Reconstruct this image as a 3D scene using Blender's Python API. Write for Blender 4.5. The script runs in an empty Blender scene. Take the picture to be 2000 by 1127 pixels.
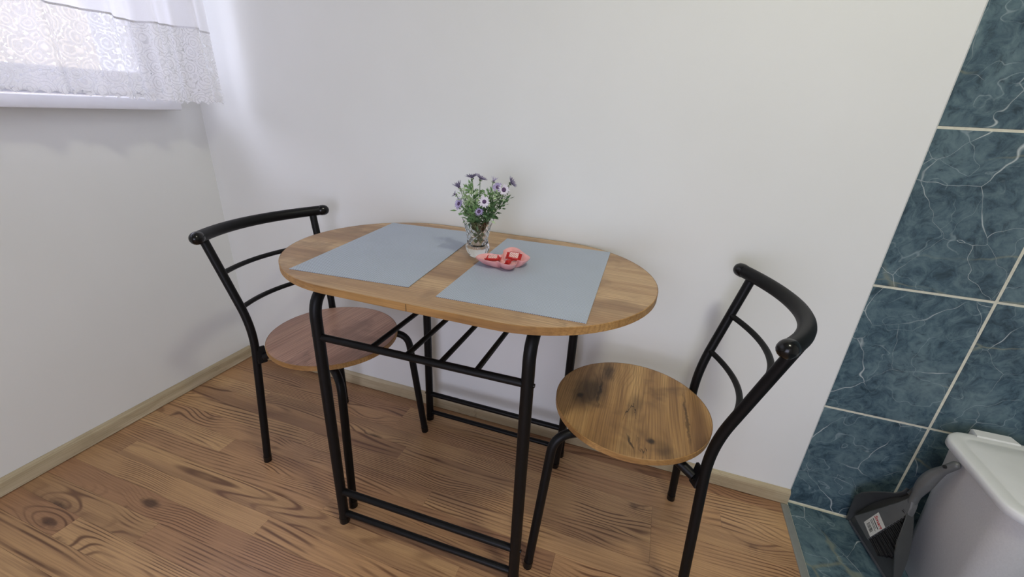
import bpy, bmesh, math, random
from mathutils import Vector, Matrix, noise as mnoise
from math import sin, cos, pi, sqrt, radians
random.seed(7)
S = bpy.context.scene
COL = S.collection

# ---------------------------------------------------------------- camera
FPX = 834.2                                   # focal length in pixels of the 2000 x 1127 frame
CAM_POS = Vector((1.6188, -1.2114, 1.0775))
YAW, PITCH, ROLL = 0.3174, -0.395, -0.052
Rm = Matrix.Rotation(YAW, 3, 'Z') @ Matrix.Rotation(PITCH, 3, 'X') @ Matrix.Rotation(ROLL, 3, 'Y')
cd = bpy.data.cameras.new('camera')
cd.sensor_fit = 'HORIZONTAL'; cd.sensor_width = 36.0; cd.lens = FPX / 2000 * 36.0
cd.clip_start = 0.02; cd.clip_end = 200
cam = bpy.data.objects.new('camera', cd); COL.objects.link(cam)
r_, f_, u_ = Rm.col[0], Rm.col[1], Rm.col[2]
cam.matrix_world = Matrix(((r_[0], u_[0], -f_[0], CAM_POS[0]), (r_[1], u_[1], -f_[1], CAM_POS[1]),
                           (r_[2], u_[2], -f_[2], CAM_POS[2]), (0, 0, 0, 1)))
S.camera = cam

def at(px, py, x=None, y=None, z=None):
    """point where the ray of a photo pixel meets a plane of the room"""
    d = Rm @ Vector(((px - 1000) / FPX, 1.0, (563.5 - py) / FPX))
    if x is not None: t = (x - CAM_POS.x) / d.x
    elif y is not None: t = (y - CAM_POS.y) / d.y
    else: t = (z - CAM_POS.z) / d.z
    return CAM_POS + d * t

# ---------------------------------------------------------------- light and exposure
SKY_COL, SKY_STR = (0.80, 0.79, 1.0), 5.8
LAMP_POS, LAMP_W, LAMP_COL = (2.08, -1.0, 2.47), 14.0, (1.0, 0.985, 0.80)
S.view_settings.view_transform = 'Standard'
S.view_settings.look = 'None'
S.view_settings.exposure = 0.08
S.view_settings.gamma = 1.0
S.view_settings.use_curve_mapping = False
w = bpy.data.worlds.new('overcast_sky'); S.world = w; w.use_nodes = True
bg = w.node_tree.nodes['Background']
bg.inputs['Color'].default_value = (*SKY_COL, 1); bg.inputs['Strength'].default_value = SKY_STR
pl = bpy.data.lights.new('window_portal', 'AREA'); pl.shape = 'RECTANGLE'; pl.size = 1.2; pl.size_y = 1.12
pl.cycles.is_portal = True
po = bpy.data.objects.new('window_portal', pl); COL.objects.link(po)
pl2 = pl.copy(); pl2.size = 1.2; pl2.size_y = 1.45
po2 = bpy.data.objects.new('window_portal', pl2); COL.objects.link(po2)  # portal of the added fill window
po2.location = (1.50, -2.68, 0.825); po2.rotation_euler = (pi / 2, 0, 0)     # faces into the room (+y)
po.location = (-0.26, -0.72, 1.60); po.rotation_euler = (0, -pi / 2, 0)   # faces into the room (+x)

# ---------------------------------------------------------------- node helpers
class NT:
    def __init__(s, name):
        s.m = bpy.data.materials.new(name); s.m.use_nodes = True
        s.t = s.m.node_tree; s.t.nodes.clear()
        s.out = s.n('ShaderNodeOutputMaterial')
    def n(s, typ, **kw):
        nd = s.t.nodes.new(typ)
        for k, v in kw.items(): setattr(nd, k, v)
        return nd
    def put(s, sock, v):
        if v is None: return
        if hasattr(v, 'is_output') or isinstance(v, bpy.types.NodeSocket): s.t.links.new(v, sock)
        elif isinstance(v, (tuple, list)) and len(v) == 3 and sock.type == 'RGBA': sock.default_value = (*v, 1)
        else: sock.default_value = v
    def math(s, op, a, b=None, c=None, clamp=False):
        nd = s.n('ShaderNodeMath', operation=op); nd.use_clamp = clamp
        for i, v in enumerate((a, b, c)):
            if v is not None: s.put(nd.inputs[i], v)
        return nd.outputs[0]
    def vmath(s, op, a, b=None, scale=None):
        nd = s.n('ShaderNodeVectorMath', operation=op)
        s.put(nd.inputs[0], a)
        if b is not None: s.put(nd.inputs[1], b)
        if scale is not None: s.put(nd.inputs['Scale'], scale)
        return nd.outputs['Value'] if op in ('LENGTH', 'DOT_PRODUCT', 'DISTANCE') else nd.outputs[0]
    def noise(s, vec, scale, detail=2, rough=0.5, dist=0.0, color=False):
        nd = s.n('ShaderNodeTexNoise'); s.put(nd.inputs['Vector'], vec)
        nd.inputs['Scale'].default_value = scale; nd.inputs['Detail'].default_value = detail
        nd.inputs['Roughness'].default_value = rough; nd.inputs['Distortion'].default_value = dist
        return nd.outputs['Color' if color else 'Fac']
    def voro(s, vec, scale, feature='F1', rnd=1.0, out='Distance'):
        nd = s.n('ShaderNodeTexVoronoi', feature=feature); s.put(nd.inputs['Vector'], vec)
        nd.inputs['Scale'].default_value = scale; nd.inputs['Randomness'].default_value = rnd
        return nd.outputs[out]
    def ramp(s, fac, stops, interp='LINEAR'):
        nd = s.n('ShaderNodeValToRGB'); cr = nd.color_ramp; cr.interpolation = interp
        while len(cr.elements) < len(stops): cr.elements.new(0.5)
        for e, (p, c) in zip(cr.elements, stops):
            e.position = p; e.color = (*c, 1) if isinstance(c, (tuple, list)) else (c, c, c, 1)
        s.put(nd.inputs[0], fac); return nd.outputs[0]
    def mix(s, fac, a, b, typ='MIX'):
        nd = s.n('ShaderNodeMix', data_type='RGBA', blend_type=typ)
        s.put(nd.inputs[0], fac); s.put(nd.inputs[6], a); s.put(nd.inputs[7], b); return nd.outputs[2]
    def smooth(s, v, lo, hi, a=0.0, b=1.0):
        nd = s.n('ShaderNodeMapRange', interpolation_type='SMOOTHSTEP'); s.put(nd.inputs[0], v)
        for i, k in zip((1, 2, 3, 4), (lo, hi, a, b)): nd.inputs[i].default_value = k
        return nd.outputs[0]
    def coord(s, which='Object'):
        return s.n('ShaderNodeTexCoord').outputs[which]
    def rnd(s): return s.n('ShaderNodeObjectInfo').outputs['Random']
    def scale(s, v, sc): return s.vmath('MULTIPLY', v, sc)
    def bump(s, h, strength, dist=0.001):
        nd = s.n('ShaderNodeBump'); nd.inputs['Strength'].default_value = strength
        nd.inputs['Distance'].default_value = dist; s.put(nd.inputs['Height'], h); return nd.outputs[0]
    def bsdf(s, color, rough=0.5, metal=0.0, normal=None, spec=0.5, coat=0.0, **kw):
        b = s.n('ShaderNodeBsdfPrincipled')
        s.put(b.inputs['Base Color'], color); s.put(b.inputs['Roughness'], rough)
        b.inputs['Metallic'].default_value = metal; b.inputs['Specular IOR Level'].default_value = spec
        b.inputs['Coat Weight'].default_value = coat
        if normal is not None: s.put(b.inputs['Normal'], normal)
        for k, v in kw.items(): s.put(b.inputs[k.replace('_', ' ')], v)
        return b.outputs[0]
    def done(s, sh):
        s.t.links.new(sh, s.out.inputs['Surface']); return s.m

def srgb(r, g, b):
    f = lambda c: (c / 255 / 12.92) if c / 255 <= 0.04045 else ((c / 255 + 0.055) / 1.055) ** 2.4
    return (f(r), f(g), f(b))

def plain(name, color, rough=0.5, nscale=40, amt=0.06, bump=0.0, **kw):
    t = NT(name); c = t.coord()
    n = t.noise(c, nscale, 3)
    dark = tuple(x * (1 - amt) for x in color); light = tuple(min(1, x * (1 + amt)) for x in color)
    col = t.ramp(n, [(0.3, dark), (0.7, light)])
    nm = t.bump(n, bump) if bump else None
    return t.done(t.bsdf(col, rough, normal=nm, **kw))

# ---------------------------------------------------------------- materials
def wall_mat():
    t = NT('painted_plaster'); c = t.coord()
    n1 = t.noise(c, 3.0, 3); n2 = t.noise(c, 220, 2); n3 = t.noise(c, 22, 4, 0.6)
    col = t.ramp(n1, [(0.3, (0.775, 0.785, 0.765)), (0.7, (0.80, 0.81, 0.795))])
    h = t.math('ADD', t.math('MULTIPLY', n2, 0.25), n3)
    return t.done(t.bsdf(col, 0.62, normal=t.bump(h, 0.10, 0.002), spec=0.35))

def grain(t, v, along, ring_scale, ring_freq, knot=(2.0, 6.0), knot_pull=0.35, knot_size=0.16, spacing=0.010):
    """wood figure: returns ring lines, broad tone, fine streak, knot mask. `along` is 0 (x) or 1 (y)"""
    st = [1.0, 1.0, 1.0]; st[along] = 0.10
    sv = t.scale(v, tuple(st))
    kk = [knot[1]] * 3; kk[along] = knot[0]; kk[2] = 0.01
    kd = t.voro(t.scale(v, tuple(kk)), 1.0)
    pull = t.smooth(kd, 0.0, 0.50, 1.0, 0.0)
    base = t.noise(sv, ring_scale, 1.0, 0.4, 0.15)
    sx = t.n('ShaderNodeSeparateXYZ'); t.put(sx.inputs[0], v)
    across = t.math('MULTIPLY', sx.outputs[1 - along], 1.0 / spacing)
    val = t.math('ADD', across, t.math('ADD', t.math('MULTIPLY', base, ring_freq), t.math('MULTIPLY', pull, knot_pull * ring_freq)))
    rings = t.math('PINGPONG', val, 0.5)
    rings = t.math('MULTIPLY', rings, 2.0)
    broad = t.noise(sv, ring_scale * 0.9, 3, 0.55, 0.3)
    fs = [300.0, 300.0, 300.0]; fs[along] = 6.0
    fine = t.noise(t.scale(v, tuple(fs)), 1.0, 2, 0.6)
    wob = t.noise(v, 60, 2)
    kmask = t.smooth(t.math('ADD', kd, t.math('MULTIPLY', wob, 0.10)), knot_size * 0.45, knot_size, 1.0, 0.0)
    return rings, broad, fine, kmask

def floor_wood():
    t = NT('laminate_wood'); c = t.coord(); r = t.rnd()
    off = t.n('ShaderNodeCombineXYZ'); t.put(off.inputs[0], t.math('MULTIPLY', r, 37.0)); t.put(off.inputs[1], t.math('MULTIPLY', r, 91.0))
    t.put(off.inputs[2], t.math('MULTIPLY', r, 53.0))
    v = t.vmath('ADD', c, off.outputs[0])
    rings, broad, fine, km = grain(t, v, 0, 6.5, 22.0, (3.4, 8.5), 0.13, 0.21, 0.0100)
    line = t.smooth(rings, 0.45, 0.95)
    amount = t.smooth(t.noise(v, 5.0, 2), 0.38, 0.62, 0.12, 0.92)
    light = t.ramp(r, [(0.0, srgb(202, 162, 116)), (0.35, srgb(190, 148, 106)), (0.6, srgb(208, 168, 122)), (0.82, srgb(172, 130, 96)), (1.0, srgb(196, 154, 112))])
    col = t.mix(t.math('MULTIPLY', line, amount), light, srgb(102, 68, 48))
    col = t.mix(t.smooth(broad, 0.45, 0.70, 0.0, 0.55), col, srgb(122, 86, 68))
    col = t.mix(t.smooth(fine, 0.35, 0.7, 0.0, 0.30), col, srgb(104, 70, 50))
    col = t.mix(t.math('MULTIPLY', km, 0.8), col, srgb(64, 40, 30))
    return t.done(t.bsdf(col, t.smooth(fine, 0.3, 0.7, 0.34, 0.42), normal=t.bump(fine, 0.08, 0.0005), spec=0.5))

def rustic_oak(name, along, tones, dark_amt=0.5, crack_amt=0.8, ring_scale=13.0, ring_freq=10.0, rough=0.42, marks=()):
    t = NT(name); c = t.coord(); r = t.rnd()
    off = t.n('ShaderNodeCombineXYZ'); t.put(off.inputs[0], t.math('MULTIPLY', r, 17.0)); t.put(off.inputs[1], t.math('MULTIPLY', r, 23.0))
    t.put(off.inputs[2], t.math('MULTIPLY', r, 11.0))
    v = t.vmath('ADD', c, off.outputs[0])
    rings, broad, fine, km = grain(t, v, along, ring_scale, ring_freq, (4.2, 7.0), 0.18, 0.11, 0.008)
    line = t.smooth(rings, 0.45, 1.0)
    col = t.ramp(broad, [(0.28, tones[2]), (0.47, tones[1]), (0.62, tones[0])])
    col = t.mix(t.math('MULTIPLY', line, 0.38), col, tones[2])
    col = t.mix(t.smooth(fine, 0.36, 0.72, 0.0, 0.42), col, tones[3])
    patch = t.noise(v, 7.0, 3, 0.55, 0.4)
    col = t.mix(t.smooth(patch, 0.50, 0.66, 0.0, dark_amt), col, tones[3])
    st = [9.0, 9.0, 9.0]; st[along] = 1.6
    cr = t.noise(t.scale(v, tuple(st)), 1.6, 5, 0.62, 0.2)
    crack = t.smooth(t.math('ABSOLUTE', t.math('SUBTRACT', cr, 0.5)), 0.0, 0.012, 1.0, 0.0)
    crack = t.math('MULTIPLY', crack, t.smooth(t.noise(v, 9.0, 1), 0.56, 0.66))
    col = t.mix(t.math('MULTIPLY', crack, crack_amt), col, srgb(44, 30, 22))
    col = t.mix(t.math('MULTIPLY', km, 0.85), col, srgb(46, 32, 24))
    if marks:      # knots, stains and cracks of this very board: (x, y, half length x, half length y, turn, strength)
        wc = t.vmath('ADD', c, t.vmath('SCALE', t.vmath('SUBTRACT', t.noise(c, 34, 3, 0.6, 0, True), (0.5, 0.5, 0.5)), scale=0.022))
        for mx_, my_, hx_, hy_, turn, amt in marks:
            mp = t.n('ShaderNodeMapping', vector_type='TEXTURE'); t.put(mp.inputs[0], wc)
            mp.inputs['Location'].default_value = (mx_, my_, 0); mp.inputs['Rotation'].default_value = (0, 0, turn); mp.inputs['Scale'].default_value = (hx_, hy_, 1000)
            dd = t.vmath('LENGTH', mp.outputs[0])
            col = t.mix(t.smooth(dd, 0.25, 1.0, amt, 0.0), col, srgb(40, 29, 22))
    return t.done(t.bsdf(col, rough, normal=t.bump(fine, 0.12, 0.0005), spec=0.4))

def marble(name='blue_marble_tile'):
    t = NT(name); c = t.coord(); r = t.rnd()
    off = t.n('ShaderNodeCombineXYZ'); t.put(off.inputs[0], t.math('MULTIPLY', r, 19.0)); t.put(off.inputs[1], t.math('MULTIPLY', r, 41.0))
    t.put(off.inputs[2], t.math('MULTIPLY', r, 29.0))
    v = t.vmath('ADD', c, off.outputs[0])
    warp = t.noise(v, 5.0, 3, 0.6, 0.0, True)
    vv = t.vmath('ADD', v, t.vmath('SCALE', t.vmath('SUBTRACT', warp, (0.5, 0.5, 0.5)), scale=0.10))
    m1 = t.noise(vv, 5.0, 6, 0.65, 0.5); m2 = t.noise(vv, 34.0, 5, 0.7, 0.6)
    col = t.ramp(m1, [(0.30, srgb(46, 64, 76)), (0.5, srgb(68, 90, 102)), (0.72, srgb(104, 126, 132))])
    col = t.mix(t.smooth(m2, 0.40, 0.70, 0.0, 0.6), col, srgb(110, 132, 138))
    col = t.mix(t.smooth(m2, 0.30, 0.48, 0.6, 0.0), col, srgb(34, 48, 58))
    # pale veins: the borders of warped cells, broken up
    e1 = t.voro(vv, 6.5, 'DISTANCE_TO_EDGE')
    wid = t.smooth(t.noise(v, 9.0, 2), 0.42, 0.75, 0.0, 0.016)
    v1 = t.math('SUBTRACT', 1.0, t.math('DIVIDE', e1, t.math('ADD', wid, 0.0015)), clamp=True)
    brk = t.smooth(t.noise(v, 7.0, 2), 0.38, 0.56)
    col = t.mix(t.math('MULTIPLY', t.math('MULTIPLY', v1, brk), 0.85), col, srgb(196, 204, 204))
    # thin ochre veins
    ang = t.scale(vv, (1.0, 1.0, 2.6))
    e2 = t.voro(ang, 2.3, 'DISTANCE_TO_EDGE')
    v2 = t.smooth(e2, 0.0, 0.018, 1.0, 0.0)
    brk2 = t.smooth(t.noise(v, 4.0, 2), 0.45, 0.6)
    col = t.mix(t.math('MULTIPLY', t.math('MULTIPLY', v2, brk2), 0.40), col, srgb(150, 148, 118))
    n3 = t.noise(vv, 11.0, 2, 0.5)
    v3 = t.smooth(t.math('ABSOLUTE', t.math('SUBTRACT', n3, 0.5)), 0.0, 0.008, 1.0, 0.0)
    col = t.mix(t.math('MULTIPLY', t.math('MULTIPLY', v3, t.smooth(m1, 0.42, 0.58)), 0.45), col, srgb(160, 176, 180))
    return t.done(t.bsdf(col, 0.27, spec=0.5))

def mat_weave():
    t = NT('woven_vinyl'); c = t.coord()
    sx = t.n('ShaderNodeSeparateXYZ'); t.put(sx.inputs[0], c)
    a = t.math('SINE', t.math('MULTIPLY', sx.outputs[0], 2 * pi / 0.0044))
    b = t.math('SINE', t.math('MULTIPLY', sx.outputs[1], 2 * pi / 0.0044))
    wv = t.math('MULTIPLY', a, b)
    n = t.noise(c, 500, 1); n2 = t.noise(c, 9, 2)
    col = t.ramp(t.smooth(wv, -0.6, 0.6), [(0.0, srgb(134, 143, 157)), (1.0, srgb(192, 202, 217))])
    col = t.mix(t.smooth(n2, 0.3, 0.7, 0.0, 0.12), col, srgb(146, 155, 168))
    return t.done(t.bsdf(col, 0.5, normal=t.bump(t.math('ADD', wv, n), 0.25, 0.0006), spec=0.45))

def curtain_mat(lace):
    t = NT('lace' if lace else 'sheer_voile')
    uv = t.n('ShaderNodeUVMap').outputs[0]
    white = (0.93, 0.93, 0.96)
    thread = t.noise(t.scale(uv, (900, 900, 1)), 1.0, 1)
    if lace:
        wv = t.vmath('ADD', uv, t.vmath('SCALE', t.noise(uv, 30, 2, 0.5, 0, True), scale=0.014))
        d = t.voro(wv, 29.0, 'F1', 1.0)
        d2 = t.voro(wv, 74.0, 'F1', 0.9)
        edge = t.voro(wv, 29.0, 'DISTANCE_TO_EDGE', 1.0)
        ring = t.smooth(t.math('PINGPONG', t.math('MULTIPLY', d, 4.6), 0.5), 0.10, 0.22, 1.0, 0.0)     # thin open lines
        small = t.smooth(t.math('PINGPONG', t.math('MULTIPLY', d2, 2.4), 0.5), 0.06, 0.16, 1.0, 0.0)
        open_ = t.math('MAXIMUM', t.math('MULTIPLY', ring, 0.75), t.math('MULTIPLY', small, 0.45))
        hole = t.math('MULTIPLY', t.smooth(edge, 0.02, 0.10, 1.0, 0.0), t.smooth(t.noise(uv, 120, 1), 0.56, 0.64))
        open_ = t.math('MAXIMUM', open_, hole)
        alpha = t.math('MULTIPLY', t.smooth(open_, 0.0, 1.0, 0.90, 0.62), t.smooth(hole, 0.2, 0.8, 1.0, 0.25))
        col = t.mix(t.math('MULTIPLY', open_, 0.26), white, (0.60, 0.60, 0.66))
    else:
        alpha = t.smooth(thread, 0.3, 0.7, 0.90, 0.96); col = white
    dif = t.n('ShaderNodeBsdfDiffuse'); t.put(dif.inputs[0], col)
    trl = t.n('ShaderNodeBsdfTranslucent'); t.put(trl.inputs[0], col)
    mx = t.n('ShaderNodeMixShader'); mx.inputs[0].default_value = 0.38 if not lace else 0.21
    t.t.links.new(dif.outputs[0], mx.inputs[1]); t.t.links.new(trl.outputs[0], mx.inputs[2])
    tr = t.n('ShaderNodeBsdfTransparent')
    m2 = t.n('ShaderNodeMixShader'); t.put(m2.inputs[0], alpha)
    t.t.links.new(tr.outputs[0], m2.inputs[1]); t.t.links.new(mx.outputs[0], m2.inputs[2])
    return t.done(m2.outputs[0])

def pane_mat():
    t = NT('window_glass')
    lw = t.n('ShaderNodeLayerWeight'); lw.inputs[0].default_value = 0.5
    fr = t.math('ADD', 0.04, t.math('MULTIPLY', 0.9, t.math('POWER', lw.outputs['Facing'], 5.0)))
    n = t.noise(t.coord(), 2.0, 1)
    tr = t.n('ShaderNodeBsdfTransparent'); t.put(tr.inputs[0], t.ramp(n, [(0, (0.95, 0.97, 0.97)), (1, (0.97, 0.98, 0.98))]))
    gl = t.n('ShaderNodeBsdfGlossy'); gl.inputs['Roughness'].default_value = 0.01
    mx = t.n('ShaderNodeMixShader'); t.put(mx.inputs[0], fr)
    t.t.links.new(tr.outputs[0], mx.inputs[1]); t.t.links.new(gl.outputs[0], mx.inputs[2])
    return t.done(mx.outputs[0])

def crystal_mat():
    t = NT('cut_crystal'); n = t.noise(t.coord(), 60, 2)
    return t.done(t.bsdf((0.97, 0.985, 0.98), 0.02, normal=t.bump(n, 0.05, 0.0005), IOR=1.5, Transmission_Weight=1.0))

def wrapper_mat():
    t = NT('candy_wrapper'); c = t.coord()
    sx = t.n('ShaderNodeSeparateXYZ'); t.put(sx.inputs[0], c)
    x, y = sx.outputs[0], sx.outputs[1]
    wob = t.math('MULTIPLY', t.noise(c, 180, 2), 0.006)
    a = t.math('PINGPONG', t.math('ADD', t.math('ADD', x, y), wob), 0.003)
    b = t.math('PINGPONG', t.math('ADD', t.math('SUBTRACT', x, y), wob), 0.0036)
    pr = t.math('MAXIMUM', t.smooth(a, 0.0004, 0.0010, 1.0, 0.0), t.smooth(b, 0.0004, 0.0010, 1.0, 0.0))
    inside = t.math('MULTIPLY', t.smooth(t.math('ABSOLUTE', x), 0.0105, 0.0115, 1.0, 0.0), t.smooth(t.math('ABSOLUTE', y), 0.0080, 0.0090, 1.0, 0.0))
    red = srgb(190, 28, 26)
    col = t.mix(t.math('MULTIPLY', inside, t.math('SUBTRACT', 1.0, t.math('MULTIPLY', pr, 0.85))), red, srgb(240, 215, 210))
    return t.done(t.bsdf(col, 0.25, spec=0.6, coat=0.3))

M = {}
SEAT_MARKS = ((0.105, -0.01, 0.062, 0.100, -0.1, 0.72), (0.122, 0.0115, 0.011, 0.012, 0, 0.85), (-0.044, 0.1215, 0.013, 0.015, 0, 0.92), (-0.075, 0.143, 0.030, 0.052, 0.5, 0.38), (-0.0015, 0.141, 0.0045, 0.036, 0.33, 0.85), (-0.126, 0.014, 0.0050, 0.135, 0.02, 0.62), (-0.008, 0.012, 0.026, 0.070, -0.2, 0.42), (0.066, -0.115, 0.022, 0.055, 0.0, 0.62), (0.080, -0.018, 0.0050, 0.080, 0.02, 0.75))
M['wall'] = wall_mat()
M['ceiling'] = plain('ceiling_paint', (0.82, 0.82, 0.80), 0.8, 30, 0.02)
M['floor'] = floor_wood()
M['under'] = plain('dark_underlay', srgb(52, 34, 24), 0.8)
M['top'] = rustic_oak('tabletop_oak', 0, [srgb(198, 166, 126), srgb(174, 140, 104), srgb(136, 104, 78), srgb(112, 86, 66)], 0.45, 0.3, 15, 6)
M['band'] = rustic_oak('edge_band_oak', 0, [srgb(190, 148, 92), srgb(168, 126, 74), srgb(140, 102, 58), srgb(112, 80, 46)], 0.2, 0.1, 20, 6, 0.5)
M['seat_gold'] = rustic_oak('golden_seat_oak', 1, [srgb(208, 168, 112), srgb(174, 134, 86), srgb(124, 90, 58), srgb(92, 66, 46)], 0.55, 1.0, 13, 14, marks=SEAT_MARKS)
M['seat_red_daylit'] = rustic_oak('reddish_daylit_seat_oak', 1, [srgb(208, 164, 138), srgb(180, 138, 116), srgb(142, 106, 90), srgb(118, 86, 74)], 0.45, 0.3, 12, 8, 0.36)  # redder than the other seat, partly a daylight tint put into the tones
M['base'] = rustic_oak('baseboard_oak', 0, [srgb(204, 192, 164), srgb(188, 174, 144), srgb(168, 152, 122), srgb(146, 130, 102)], 0.2, 0.2, 9, 7, 0.5)
M['base_y'] = rustic_oak('baseboard_oak_side', 1, [srgb(190, 176, 140), srgb(174, 158, 120), srgb(154, 137, 100), srgb(130, 112, 80)], 0.2, 0.2, 9, 7, 0.5)
M['tile'] = marble()
M['grout'] = plain('cement_grout', srgb(214, 212, 194), 0.85, 90, 0.08, 0.15)
M['strip'] = plain('transition_strip_metal', srgb(150, 152, 146), 0.4, 60, 0.05, metal=0.3)
M['black'] = plain('black_powder_coat', (0.004, 0.004, 0.0045), 0.45, 300, 0.15, 0.03, spec=0.22)
M['blackcap'] = plain('black_plastic_cap', (0.005, 0.005, 0.0055), 0.2, 100, 0.05, spec=0.35)
M['mat'] = mat_weave()
M['crystal'] = crystal_mat()
M['pane'] = pane_mat()
M['pink'] = plain('pink_ceramic', srgb(240, 172, 172), 0.22, 60, 0.04, coat=0.4)
M['wrap'] = wrapper_mat()
M['redwrap'] = plain('red_foil', srgb(178, 24, 24), 0.25, 200, 0.2, coat=0.3)
M['sheer'] = curtain_mat(False)
M['lace'] = curtain_mat(True)
M['seam'] = plain('seam_thread', (0.74, 0.74, 0.80), 0.8, 400, 0.1)
M['pvc'] = plain('white_pvc', (0.80, 0.80, 0.82), 0.3, 20, 0.02)
M['lid'] = plain('white_plastic', (0.78, 0.79, 0.79), 0.3, 20, 0.02)
M['bin'] = plain('pale_grey_plastic', (0.60, 0.59, 0.58), 0.45, 300, 0.04, 0.02)
M['pan'] = plain('dark_grey_plastic', srgb(66, 68, 68), 0.35, 60, 0.06)
M['brush'] = plain('grey_plastic', srgb(92, 94, 94), 0.35, 60, 0.06)
M['bristle'] = plain('black_bristle', srgb(26, 26, 27), 0.6, 600, 0.3)
M['sticker'] = plain('paper_sticker', srgb(214, 214, 206), 0.6, 100, 0.03)
M['ink_red'] = plain('red_ink', srgb(190, 44, 44), 0.6)
M['ink_black'] = plain('black_ink', srgb(48, 48, 48), 0.6)
M['stem'] = plain('stem_green', srgb(104, 128, 86), 0.6, 80, 0.15)
M['leaf'] = plain('leaf_green', srgb(122, 158, 104), 0.55, 60, 0.25)
M['leaf2'] = plain('leaf_dark_green', srgb(74, 108, 66), 0.55, 60, 0.25)
M['leaf3'] = plain('leaf_pale_green', srgb(172, 194, 150), 0.55, 60, 0.2)
M['petal'] = plain('lilac_petal', srgb(172, 160, 200), 0.6, 120, 0.15)
M['petal2'] = plain('grey_violet_petal', srgb(128, 120, 150), 0.6, 120, 0.18)
M['petal3'] = plain('white_lilac_petal', srgb(226, 220, 232), 0.6, 120, 0.06)
M['eye'] = plain('purple_flower_eye', srgb(80, 56, 92), 0.7, 300, 0.3)
M['outdoor'] = plain('outdoor_render', srgb(196, 186, 164), 0.9, 3, 0.1)
M['ground'] = plain('outdoor_ground', srgb(130, 128, 118), 0.9, 3, 0.1)

# ---------------------------------------------------------------- mesh helpers
def link(name, bm, mat, parent=None, smooth=False, angle=None):
    me = bpy.data.meshes.new(name)
    bmesh.ops.recalc_face_normals(bm, faces=bm.faces[:])
    bm.to_mesh(me); bm.free()
    for p in me.polygons: p.use_smooth = smooth
    if smooth and angle is not None:
        me.set_sharp_from_angle(angle=radians(angle))
    if mat is not None: me.materials.append(M[mat] if isinstance(mat, str) else mat)
    o = bpy.data.objects.new(name, me); COL.objects.link(o)
    if parent is not None: o.parent = parent
    return o

def tag(o, label, cat, group=None, kind=None):
    o['label'] = label
    if cat: o['category'] = cat
    if group: o['group'] = group
    if kind: o['kind'] = kind
    return o

def thing(name, label, cat, loc=(0, 0, 0), rz=0.0, group=None):
    o = bpy.data.objects.new(name, None); COL.objects.link(o)
    o.empty_display_size = 0.05
    o.location = loc; o.rotation_euler = (0, 0, rz)
    return tag(o, label, cat, group)

def bm_box(bm, lo, hi, bevel=0.0, seg=1):
    r = bmesh.ops.create_cube(bm, size=1.0)
    vs = r['verts']
    for v in vs:
        v.co = Vector([(lo[i] + hi[i]) / 2 + v.co[i] * (hi[i] - lo[i]) for i in range(3)])
    if bevel > 0:
        es = list({e for v in vs for e in v.link_edges})
        bmesh.ops.bevel(bm, geom=es, offset=bevel, segments=seg, affect='EDGES', profile=0.5)
    return bm

def box(name, lo, hi, mat, parent=None, bevel=0.0, seg=1, smooth=False):
    bm = bmesh.new(); bm_box(bm, lo, hi, bevel, seg)
    return link(name, bm, mat, parent, smooth)

def fillet(pts, rads, n=8):
    """polyline with rounded corners; rads is one radius per inner point"""
    pts = [Vector(p) for p in pts]; out = [pts[0]]
    for i in range(1, len(pts) - 1):
        a, b, c = pts[i - 1], pts[i], pts[i + 1]; r = rads[i - 1]
        u = (a - b).normalized(); w_ = (c - b).normalized()
        p0, p2 = b + u * r, b + w_ * r
        for k in range(n + 1):
            t = k / n; out.append((1 - t) ** 2 * p0 + 2 * t * (1 - t) * b + t * t * p2)
    out.append(pts[-1]); return out

def bm_tube(bm, path, rad, sides=16, caps=True, dome=False):
    path = [Vector(p) for p in path]
    rr = rad if isinstance(rad, (list, tuple)) else [rad] * len(path)
    if dome:   # rounded ends
        d0 = (path[0] - path[1]).normalized(); d1 = (path[-1] - path[-2]).normalized(); r0, r1 = rr[0], rr[-1]
        pre = [(path[0] + d0 * r0 * sin(a), max(r0 * cos(a), r0 * 0.02)) for a in (pi / 2 * 0.97, pi / 2 * 0.75, pi / 2 * 0.5, pi / 2 * 0.25)]
        post = [(path[-1] + d1 * r1 * sin(a), max(r1 * cos(a), r1 * 0.02)) for a in (pi / 2 * 0.25, pi / 2 * 0.5, pi / 2 * 0.75, pi / 2 * 0.97)]
        path = [p for p, _ in pre] + path + [p for p, _ in post]
        rr = [r for _, r in pre] + list(rr) + [r for _, r in post]
    tang = []
    for i in range(len(path)):
        a = path[max(i - 1, 0)]; b = path[min(i + 1, len(path) - 1)]
        tang.append((b - a).normalized())
    t0 = tang[0]; ref = Vector((0, 0, 1)) if abs(t0.z) < 0.9 else Vector((1, 0, 0))
    n = (ref - t0 * ref.dot(t0)).normalized()
    rings = []
    for i, p in enumerate(path):
        t = tang[i]; n = (n - t * n.dot(t)).normalized(); b = t.cross(n)
        rings.append([bm.verts.new(p + (n * cos(2 * pi * k / sides) + b * sin(2 * pi * k / sides)) * rr[i]) for k in range(sides)])
    for a, b in zip(rings[:-1], rings[1:]):
        for k in range(sides):
            bm.faces.new((a[k], a[(k + 1) % sides], b[(k + 1) % sides], b[k]))
    if caps:
        bm.faces.new(rings[0][::-1]); bm.faces.new(rings[-1])
    return bm

def tube(name, path, rad, mat, parent=None, sides=16, dome=False):
    bm = bmesh.new(); bm_tube(bm, path, rad, sides, True, dome)
    return link(name, bm, mat, parent, True, 50)

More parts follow.
